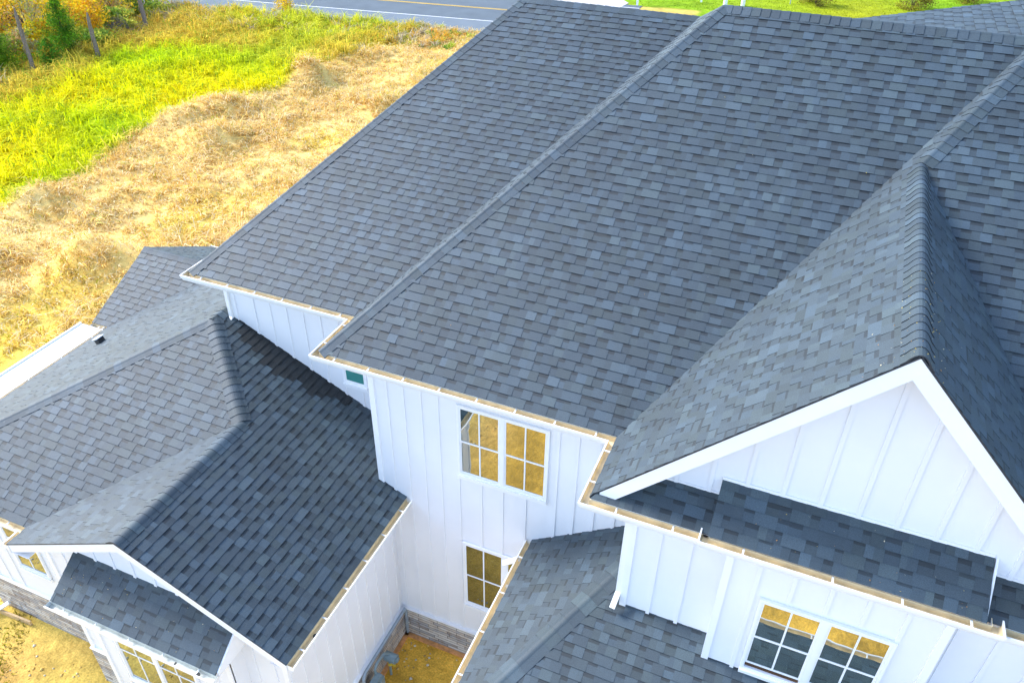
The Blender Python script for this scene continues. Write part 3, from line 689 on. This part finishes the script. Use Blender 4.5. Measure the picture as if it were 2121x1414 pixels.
xs = np.concatenate([[-400, -200, -110], np.arange(-66, 30.01, .5), [60, 150, 400]]); ys = np.concatenate([[-400, -120, -40], np.arange(-20, 84.01, .5), [130, 250, 500]])
X, Y = np.meshgrid(xs, ys, indexing='ij'); Zg = GZ + height(X, Y)
nx, ny = X.shape; vv = np.stack([X, Y, Zg], -1).reshape(-1, 3); idx = np.arange(nx*ny).reshape(nx, ny)
fc = np.stack([idx[:-1, :-1], idx[1:, :-1], idx[1:, 1:], idx[:-1, 1:]], -1).reshape(-1, 4)
def np_mesh(name, verts, faces, cols, m, fsize, smooth=False):
    me = bpy.data.meshes.new(name); me.vertices.add(len(verts)); me.vertices.foreach_set('co', verts.astype(np.float32).ravel())
    nf = len(faces); me.loops.add(nf*fsize); me.loops.foreach_set('vertex_index', faces.astype(np.int32).ravel())
    me.polygons.add(nf); me.polygons.foreach_set('loop_start', np.arange(nf, dtype=np.int32)*fsize); me.polygons.foreach_set('loop_total', np.full(nf, fsize, np.int32))
    me.update(calc_edges=True)
    a = me.color_attributes.new('Col', 'FLOAT_COLOR', 'POINT'); cc = np.concatenate([cols, np.ones((len(cols), 1))], 1); a.data.foreach_set('color', cc.astype(np.float32).ravel())
    if smooth: me.polygons.foreach_set('use_smooth', np.ones(nf, bool))
    me.materials.append(m); o = bpy.data.objects.new(name, me); COL.objects.link(o); return o
gcol = zone(X, Y).reshape(-1, 3)
go = np_mesh('ground', vv, fc, gcol, M_GROUND, 4, True); tag(go, kind='structure')
# road
mb = MB(); xa = np.arange(-120, 60.1, 6.)
def strip(d0, d1, z, m):
    mb = MB()
    for a, b in zip(xa, xa[1:]): mb.poly([(a, road_c(a)+d0, z), (b, road_c(b)+d0, z), (b, road_c(b)+d1, z), (a, road_c(a)+d1, z)])
    return mb
xa = np.arange(-120, -6.9, 3.)
ro = strip(-7.0, 4.5, GZ+.03, M_ASPH).build('road', M_ASPH); tag(ro, kind='structure')
tag(strip(-7.0, -3.62, GZ+.034, M_SHOULDER).build('road_shoulder', M_SHOULDER), kind='structure')
for d, wd, m, n in ((-3.55, .11, M_LINEW, 'road_line'), (-.12, .09, M_LINEY, 'road_line'), (.06, .09, M_LINEY, 'road_line'), (3.55, .11, M_LINEW, 'road_line')):
    tag(strip(d, d+wd, GZ+.039, m).build(n, m), kind='structure')
mb = MB(); mb.poly([(-20, 53.2, GZ+.034), (-11.0, 50.0, GZ+.034), (-10.2, 55.2, GZ+.034), (-14, 60, GZ+.034), (-20, 60, GZ+.034)])
tag(mb.build('driveway', mat('pale_gravel', (.52, .48, .44), .9, noise=.2, nscale=3)), kind='structure')

# ------------------------------------------------------------------ grass
def blades(n, xr, yr, keep, lfun, wfun, colfun, lean, name, label, seed, clump=0, droop=.35):
    r = np.random.default_rng(seed)
    if clump:
        nc = n//clump; cx = r.uniform(*xr, nc); cy = r.uniform(*yr, nc)
        x = np.repeat(cx, clump)+r.normal(0, .10, nc*clump); y = np.repeat(cy, clump)+r.normal(0, .10, nc*clump); cid = np.repeat(r.random(nc), clump)
    else: x = r.uniform(*xr, n); y = r.uniform(*yr, n); cid = r.random(n)
    k = keep(x, y, r); x, y, cid = x[k], y[k], cid[k]; n = len(x)
    z = GZ + height(x, y) - .02; L = lfun(x, y, r, n)*(.7+.9*cid**3); Wd = wfun(n, r)
    an = r.uniform(0, 2*np.pi, n); ln = np.abs(r.normal(lean, .25, n)); base = np.stack([x, y, z], -1)
    wind = np.stack([np.full(n, .35), np.full(n, -.15), np.zeros(n)], -1)
    dirn = np.stack([np.cos(an)*ln, np.sin(an)*ln, np.ones(n)], -1)+wind*.6; dirn /= np.linalg.norm(dirn, axis=1)[:, None]
    mid = base + dirn*(L*.55)[:, None]; d2 = dirn + np.stack([np.cos(an)*droop, np.sin(an)*droop, -np.full(n, droop*1.6)], -1)+wind*.5; d2 /= np.linalg.norm(d2, axis=1)[:, None]
    tip = mid + d2*(L*.5)[:, None]; pa = r.uniform(0, np.pi, n); sd_ = np.stack([np.cos(pa), np.sin(pa), np.zeros(n)], -1)*Wd[:, None]
    V = np.stack([base-sd_*.7, base+sd_*.7, mid+sd_, mid-sd_, tip+sd_*.25, tip-sd_*.25], 1)
    i0 = np.arange(n)*6; F = np.concatenate([np.stack([i0, i0+1, i0+2, i0+3], -1), np.stack([i0+3, i0+2, i0+4, i0+5], -1)])
    c = colfun(x, y, r, n, cid); cc = np.stack([c*.8, c*.8, c, c, c*1.12, c*1.12], 1)
    o = np_mesh(name, V.reshape(-1, 3), F, np.clip(cc.reshape(-1, 3), 0, .95), M_GRASS, 4)
    tag(o, label, 'grass', kind='stuff'); return o
def offroad(x, y): return y < road_c(x)-6.2-.5*np.sin(x*1.3)
def k_tan(x, y, r): return (x > bound(y)-.3+r.normal(0, .35, len(x))) & offroad(x, y) & (x < -9.6+r.normal(0, .6, len(x))) & ((x < -12.5) | (y > 1)) & ~((x > -14.5) & (y < 4.5+r.normal(0, .5, len(x))))
def c_tan(x, y, r, n, cid):
    c = zone(x, y); c = np.maximum(c, np.array([.5, .3, .05])); t = r.random(n)[:, None]*.35+.70+.40*cid[:, None]
    pale = np.array([.92, .77, .46]); k = (r.random(n) < .36)[:, None]; c = np.where(k, pale*(.85+.2*r.random(n)[:, None]), c*t)
    g = (r.random(n) < .05)[:, None]; return np.where(g, np.array([.45, .45, .03]), c)
blades(150000, (-27, -9), (0, 43), k_tan, lambda x, y, r, n: r.uniform(.16, .40, n)*(.8+1.5*vnoise(x, y, 1.9, 21)**2), lambda n, r: r.uniform(.010, .022, n), c_tan, .75, 'dry_grass', 'tan dry grass in wispy mounds beside the house', 2, clump=14, droop=.55)
def k_gr(x, y, r): return (x < bound(y)+.2+r.normal(0, .3, len(x))) & offroad(x, y) & (x > -36.5+.0*y+r.normal(0, .8, len(x))-(y-22)*.12)
def c_gr(x, y, r, n, cid):
    c = zone(x, y); t = .6+.65*cid[:, None]+.15*r.normal(0, 1, n)[:, None]; c = c*np.clip(t, .35, 1.5)
    g = (r.random(n) < .12)[:, None]; return np.where(g, np.array([.26, .42, .02]), c)
blades(135000, (-44, -21), (2, 43), k_gr, lambda x, y, r, n: r.uniform(.45, .95, n)*(.7+.6*vnoise(x, y, 3.3, 31)), lambda n, r: r.uniform(.010, .024, n), c_gr, .35, 'tall_grass', 'bright yellow green tall grass between the dry grass and the trees', 3, clump=12, droop=.5)
# weeds by the road and among the brush
def c_weed(x, y, r, n, cid):
    pal = np.array([[.20, .36, .04], [.70, .52, .05], [.55, .38, .16], [.42, .52, .04], [.80, .46, .06], [.60, .50, .34]]); return pal[(cid*5.99).astype(int)]*(.7+.5*r.random(n)[:, None])
blades(26000, (-46, -17), (36, 46), lambda x, y, r: offroad(x, y+.3) & (y > road_c(x)-11.5), lambda x, y, r, n: r.uniform(.2, .55, n), lambda n, r: r.uniform(.015, .035, n), c_weed, .4, 'roadside_weeds', 'mixed green and rusty weeds along the road edge', 4, clump=18)
blades(22000, (-56, -34), (14, 44), lambda x, y, r: (x < -35.5-(y-22)*.10) & offroad(x, y), lambda x, y, r, n: r.uniform(.2, .6, n), lambda n, r: r.uniform(.02, .04, n), c_weed, .5, 'undergrowth', 'brown and green undergrowth at the foot of the trees', 6, clump=16)
lawn_k = lambda x, y, r: (y > road_c(x)+4.8) & (y > 50) & ~((x < -10) & (y < 60))
blades(30000, (-16, 18), (50, 74), lawn_k, lambda x, y, r, n: r.uniform(.05, .1, n), lambda n, r: r.uniform(.02, .04, n), lambda x, y, r, n, cid: zone(x, y)*(.75+.4*r.random(n)[:, None]), .5, 'lawn_grass', 'short bright green lawn across the road', 8)
blades(900, (-7.0, -5.2), (-4.2, -2.45), lambda x, y, r: np.abs(x+6.3+(y+3.2)*.6+r.normal(0, .12, len(x))) < .28, lambda x, y, r, n: r.uniform(.05, .16, n), lambda n, r: r.uniform(.008, .018, n), lambda x, y, r, n, cid: np.array([.30, .27, .02])*(.5+.8*r.random(n)[:, None]), .6, 'weed_patch', 'small olive weed patch in the dirt at the foot of the stone wall', 9)
# dirt clods and stones near the house
def pebbles(n, xr, yr, name, label, seed, cols, keep=None, s=(.01, .035)):
    r = np.random.default_rng(seed); x = r.uniform(*xr, n); y = r.uniform(*yr, n)
    if keep is not None: k = keep(x, y); x, y = x[k], y[k]; n = len(x)
    sz = r.uniform(*s, n)*(.5+r.random(n)); P6 = np.array([[1,0,0],[0,1,0],[-1,0,0],[0,-1,0],[0,0,.7],[0,0,-.5]])
    Vt = P6[None]*sz[:, None, None]*r.uniform(.6, 1.3, (n, 6, 1)) + np.stack([x, y, np.full(n, GZ+.005)+height(x, y)], -1)[:, None]
    F = np.array([[0,1,4],[1,2,4],[2,3,4],[3,0,4],[1,0,5],[2,1,5],[3,2,5],[0,3,5]]); Ff = (F[None]+(np.arange(n)*6)[:, None, None]).reshape(-1, 3)
    c = np.array(cols)[r.integers(0, len(cols), n)]*r.uniform(.7, 1.15, (n, 1)); cc = np.repeat(c, 6, 0)
    tag(np_mesh(name, Vt.reshape(-1, 3), Ff, cc, M_GROUND, 3), label, 'gravel', kind='stuff')
pebbles(3200, (-9, 4), (-7, .3), 'gravel', 'loose clods and pale stones on the orange dirt', 12, [(.72, .48, .16), (.64, .42, .13), (.75, .60, .34), (.66, .60, .48)], keep=lambda x, y: ~((x > -7.3) & (x < XL) & (y > -2.8)) & ((x < 0) | (y > -1)))

# ------------------------------------------------------------------ trees and shrubs
def leaf_mesh(name, centers, size, cols, m, parent, seed=0, stretch=(1, 1)):
    r = np.random.default_rng(seed); n = len(centers)
    a = r.normal(0, 1, (n, 3)); a /= np.linalg.norm(a, axis=1)[:, None]; b = np.cross(a, r.normal(0, 1, (n, 3))); b /= np.linalg.norm(b, axis=1)[:, None]
    s = (size*r.uniform(.6, 1.3, n))[:, None]; a = a*s*stretch[0]; b = b*s*stretch[1]
    V = np.stack([centers-a, centers-b*.6, centers+a, centers+b*.6], 1).reshape(-1, 3); F = np.arange(n*4).reshape(n, 4)
    o = np_mesh(name, V, F, np.repeat(cols, 4, 0), m, 4); o.parent = parent; return o
def bush(x, y, hgt, rad, pal, label, name='shrub', cat='shrub', n=2200, seed=0, size=.07, trunk=True, group=None, base=.12):
    r = np.random.default_rng(seed); root = empty(name, (x, y, GZ)); tag(root, label, cat, group)
    mb = MB(); tips = []
    ns = 6
    for i in range(ns):
        a = 2*math.pi*i/ns + r.uniform(-.4, .4); t = (math.cos(a)*rad*r.uniform(.25, .6), math.sin(a)*rad*r.uniform(.25, .6), hgt*r.uniform(.6, .9)); tips.append(t)
        mb.tube([(0, 0, 0), (t[0]*.3, t[1]*.3, t[2]*.45), t], [.035*hgt/2, .025*hgt/2, .008], 6)
    mb.build('trunk', M_BARK, root)
    ncl = 34; cl = []
    for i in range(ncl):
        th = r.uniform(0, 2*np.pi); ph = r.uniform(0, 1); rr = rad*math.sqrt(r.random())*math.sqrt(max(.05, 1-(abs(ph-.45)*1.5)**2)); cl.append((math.cos(th)*rr, math.sin(th)*rr, hgt*(base+(1-base)*ph)))
    cl = np.array(cl); ci = r.integers(0, ncl, n); c = cl[ci] + r.normal(0, 1, (n, 3))*np.array([.17*rad, .17*rad, .085*hgt])
    c[:, 2] = np.maximum(c[:, 2], .05)
    palr = np.array(pal); clc = palr[r.integers(0, len(pal), ncl)]; cols = clc[ci]*r.uniform(.6, 1.25, (n, 1)); k = r.random(n) < .2; cols[k] = palr[r.integers(0, len(pal), k.sum())]
    leaf_mesh('crown', c, size, cols, M_LEAF, root, seed); return root
def conifer(x, y, hgt, rad, label, seed, n=5200, pal=((.03, .12, .025), (.05, .20, .03), (.02, .08, .02)), name='conifer', rag=.25, low=.1):
    r = np.random.default_rng(seed); root = empty(name, (x, y, GZ)); tag(root, label, 'conifer')
    mb = MB(); mb.tube([(0, 0, 0), (0, 0, hgt*.5), (0, 0, hgt*.96)], [.07, .045, .01], 8)
    C = []; cols = []; nb = 95; palr = np.array(pal)
    for i in range(nb):
        f = (i+.5)/nb; z = hgt*(low+(1-low)*f); L = rad*(1-f)**.8*r.uniform(1-rag, 1+rag)+.06; a = r.uniform(0, 2*np.pi)
        d = np.array([math.cos(a), math.sin(a), .28]); p0 = np.array([0, 0, z]); mb.tube([tuple(p0), tuple(p0+d*L*.95)], [.012, .004], 4, cap=False)
        m = int(n/nb*(.35+1.3*(1-f))); t = r.random(m)**.7; wob = r.normal(0, 1, (m, 3))*np.array([.09, .09, .045])*(.4+L)[None] if False else r.normal(0, 1, (m, 3))*(.05+.10*L)
        q = p0+d[None]*(L*t)[:, None]+wob; C.append(q); cols.append(palr[r.integers(0, len(pal))][None]*r.uniform(.6, 1.5, (m, 1)))
    mb.build('trunk', M_BARK, root); C = np.concatenate(C); cols = np.concatenate(cols); C[:, 2] = np.maximum(C[:, 2], .03)
    leaf_mesh('crown', C, .06, cols, M_LEAF, root, seed, (1.6, .45)); return root
conifer(-36.8, 26.9, 3.7, 1.05, 'tall pointed green conifer among the yellow shrubs', 1, n=6000, pal=((.09, .24, .01), (.16, .36, .015), (.06, .16, .008)), rag=.35, low=.16)
conifer(-36.3, 25.2, 1.6, .8, 'small round dark green pine in front of the tall conifer', 2, n=3600, rag=.4, pal=((.06, .24, .015), (.11, .38, .02), (.06, .20, .01), (.5, .35, .03)), low=.05)
conifer(-38.0, 23.2, 2.4, 1.7, 'broad low juniper behind the leftmost grey stump post', 3, n=7000, rag=.5, pal=((.13, .26, .01), (.22, .38, .015), (.08, .17, .01)), low=.02)
def snag(x, y, hgt, r0, label, tilt=(0, 0), vine=True):
    root = empty('dead_trunk', (x, y, GZ)); tag(root, label, 'dead trunk', 'bare dead trunks at the edge of the grass')
    mb = MB(); pts = [(tilt[0]*t + .03*math.sin(t*7), tilt[1]*t, hgt*t) for t in (0, .12, .3, .5, .7, .88, 1)]
    mb.tube(pts, [r0*1.35, r0, r0*.92, r0*.9, r0*.82, r0*.74, r0*.3], 9); mb.tube([pts[4], (pts[4][0]+.12, pts[4][1]-.05, pts[4][2]+.16)], [.05, .02], 6); mb.build('trunk', M_WOOD, root, True)
    if vine:
        m2 = MB(); m2.tube([(math.cos(t*9)*r0*1.15, math.sin(t*9)*r0*1.15, hgt*t*.8) for t in np.linspace(0, 1, 26)], .018, 5); m2.build('vine', M_WOOD, root, True)
snag(-36.2, 23.8, 3.5, .12, 'leftmost grey dead trunk with a snapped top in front of the juniper', (-.05, .1)); snag(-34.5, 26.9, 2.8, .13, 'middle grey dead trunk with a snapped top right of the conifer', (.1, .0)); snag(-37.2, 33.6, 3.8, .15, 'rightmost dead trunk wrapped in a vine near the road', (-.2, .2))
YO = ((.92, .66, .02), (.90, .72, .03), (.85, .50, .02), (.55, .58, .03)); OR = ((.92, .52, .02), (.95, .62, .02), (.70, .62, .03), (.62, .34, .08)); GN = ((.30, .42, .05), (.20, .34, .06), (.62, .60, .08)); MX = ((.70, .64, .05), (.38, .46, .06), (.90, .62, .04), (.60, .36, .14), (.48, .42, .20))
S = [(-42.5, 25.0, 3.6, 1.9, YO), (-40.5, 27.6, 3.6, 1.7, MX), (-44.5, 29.5, 4.0, 2.2, OR), (-41.2, 31.0, 3.6, 2.0, YO), (-38.6, 30.0, 2.7, 1.35, OR), (-44.0, 34.5, 4.0, 2.2, YO), (-40.5, 34.3, 2.8, 1.7, MX),
     (-47.5, 30.5, 4.3, 2.4, MX), (-48.5, 25.5, 4.2, 2.4, OR), (-40.6, 21.5, 2.3, 1.4, GN), (-44.5, 21.5, 3.2, 2.0, OR), (-39.2, 27.6, 1.6, 1.1, YO), (-38.4, 32.5, 1.4, 1.2, GN), (-41.6, 38.5, 3.0, 1.9, YO), (-47.0, 38.0, 4.0, 2.3, GN), (-51.5, 34.5, 4.6, 2.6, YO), (-39.7, 36.6, 1.6, 1.4, GN), (-36.6, 29.0, 1.1, .9, GN), (-50.5, 29.5, 4.4, 2.4, OR), (-39.0, 25.6, 1.5, 1.2, MX), (-37.9, 28.6, 1.2, .9, GN), (-43.2, 27.6, 2.6, 1.7, YO)]
wh = ['yellow leaved shrub tree behind the broad juniper', 'mixed yellow and green shrub left of the tall conifer tip', 'orange leaved shrub tree at the top left corner, behind the first yellow one', 'yellow leaved shrub tree right of the conifer tip', 'round orange yellow shrub right behind the middle dead trunk',
      'yellow leaved shrub tree near the top edge above the round orange shrub', 'olive and yellow shrub left of the vine wrapped trunk', 'olive mixed tree beyond the orange one in the top left corner', 'orange leaved tree at the far left edge', 'low green shrub at the left edge below the orange leaves', 'orange leaved shrub at the left edge above the juniper',
      'low yellow bush between the juniper and the conifer', 'low grey green bush beside the brush pile', 'yellow shrub closest to the road', 'olive green tree beyond the yellow roadside shrub', 'tall yellow tree furthest back from the field', 'low green bush by the road edge left of the vine wrapped trunk', 'lowest green weed bush in front of the round orange shrub', 'orange leaved tree furthest back at the top left', 'speckled yellow and brown bush behind the small round pine', 'small green bush just left of the middle dead trunk', 'bright yellow bush in the second row left of the conifer']
for i, (x, y, h_, r_, pal) in enumerate(S): bush(x, y, h_, r_, pal, wh[i], name='shrub_tree' if h_ > 2.5 else 'shrub', cat='shrub', n=int(1100+1000*r_), seed=20+i, size=.085, group='autumn shrubs along the far side of the field')
bush(-31.9, 41.3, 1.1, .8, ((.85, .60, .02), (.80, .50, .03)), 'bright yellow feathery weed bush at the road edge', n=1500, seed=60, size=.05)
for i, (x, y, r_, lb) in enumerate(((2.95, 61.6, 1.25, 'round brown green shrub on the lawn, nearest the thin pole'), (9.9, 63.6, 1.35, 'rounded golden shrub on the lawn just left of the far roof edge'), (13.9, 67.5, 1.4, 'rounded shrub on the lawn at the right above the far roof'))):
    bush(x, y, 1.7, r_, ((.26, .20, .03), (.36, .32, .03), (.16, .14, .03)), lb, n=3000, seed=70+i, size=.06, group='shrubs on the far lawn', base=.02)
# brush pile
bp = empty('brush_pile', (-37.6, 31.9, GZ)); tag(bp, 'tangled pile of dead branches beside the vine wrapped trunk', 'brush pile'); mb = MB(); r = random.Random(9)
for i in range(150):
    a = r.uniform(0, 6.28); q = r.uniform(0, 1.3); p0 = Vector((math.cos(a)*q, math.sin(a)*q, r.uniform(0, .9*(1.35-q)))); d = Vector((r.uniform(-1, 1), r.uniform(-1, 1), r.uniform(-.3, .5))).normalized()*r.uniform(.4, 1.1)
    mb.tube([p0, p0+d*.5+Vector((0, 0, .08)), p0+d], [.018, .012, .004], 4, cap=False)
mb.build('branches', M_WOOD, bp)
# white rail fence and poles across the road
fe = empty('rail_fence', (-9.45, 54.9, GZ)); tag(fe, 'low white rail fence at the edge of the far lawn', 'fence')
fd = Vector((4.2, 3.3, 0))
for t in (0, 1.0): mb = MB(); p = fd*t; mb.box((p.x-.07, p.y-.07, 0), (p.x+.07, p.y+.07, .95)); mb.build('post', M_TRIM, fe)
mb = MB(); mb.obox((0, -.03, .72), fd, Vector((0, .06, 0)), Vector((0, 0, .14))); mb.build('rail', M_TRIM, fe)
mb = MB(); mb.tube([(0, 0, 0), (0, 0, 2.2)], .035, 8); o = mb.build('thin_pole', M_PIPE); o.location = (1.15, 60.6, GZ); tag(o, 'thin grey pole standing on the far lawn', 'pole')
for i, (x, y, lb) in enumerate(((-3.3, 57.5, 'white marker post just behind the roof corner, left one'), (-2.1, 58.4, 'white marker post just behind the roof corner, right one'))):
    mb = MB(); mb.tube([(0, 0, 0), (0, 0, .95), (0, 0, 1.0)], [.16, .15, .05], 10); o = mb.build('marker_post', M_TRIM); o.location = (x, y, GZ); tag(o, lb, 'post', 'white posts on the far verge')

# ------------------------------------------------------------------ litter on the roofs
r = np.random.default_rng(3); pts = []; 
for i in range(150):
    yy = YD+.02 + 1.9*r.random()**1.6; s = r.normal(0, .16); xx = XV+WD+s; pl = plDL if s < 0 else plDR
    zz = pl.z(xx, yy)+.045 - max(0, .05-abs(s))*.6 + (.0 if abs(s) < .17 else -.022); pts.append((xx, yy, zz))
for i in range(26):
    xx = r.uniform(XE0+.05, XE1-.1); yy = r.uniform(YE+.02, YGAB-.03); pts.append((xx, yy, plE.z(xx, yy)+.022))
for i in range(50):
    xx = r.uniform(1, 8.5); yy = r.uniform(.3, 5.4); 
    if XV + PA*yy/QD > xx + .1 and xx > PA*yy/QA: pts.append((xx, yy, plA.z(xx, yy)+.022))
for i in range(26):
    xx = r.uniform(XF0+.05, XF1-.1); yy = r.uniform(YF+.02, -2.9); pts.append((xx, yy, plF.z(xx, yy)+.022))
pts = np.array(pts); n = len(pts); sz = r.uniform(.006, .012, n)[:, None]
a = r.normal(0, 1, (n, 3))*np.array([1, 1, .5]); a /= np.linalg.norm(a, axis=1)[:, None]; b = np.cross(a, np.array([0, .4, .9])); b /= np.linalg.norm(b, axis=1)[:, None]
V = np.stack([pts-a*sz, pts-b*sz*.6, pts+a*sz, pts+b*sz*.6], 1).reshape(-1, 3); cc = np.array([[.75, .55, .12], [.8, .7, .45], [.6, .3, .08]])[r.integers(0, 3, n)]
tag(np_mesh('leaf_litter', V, np.arange(n*4).reshape(n, 4), np.repeat(cc, 4, 0), M_LEAF, 4), 'tiny yellow seeds and leaf bits scattered on the shingles', 'leaf litter', kind='stuff')
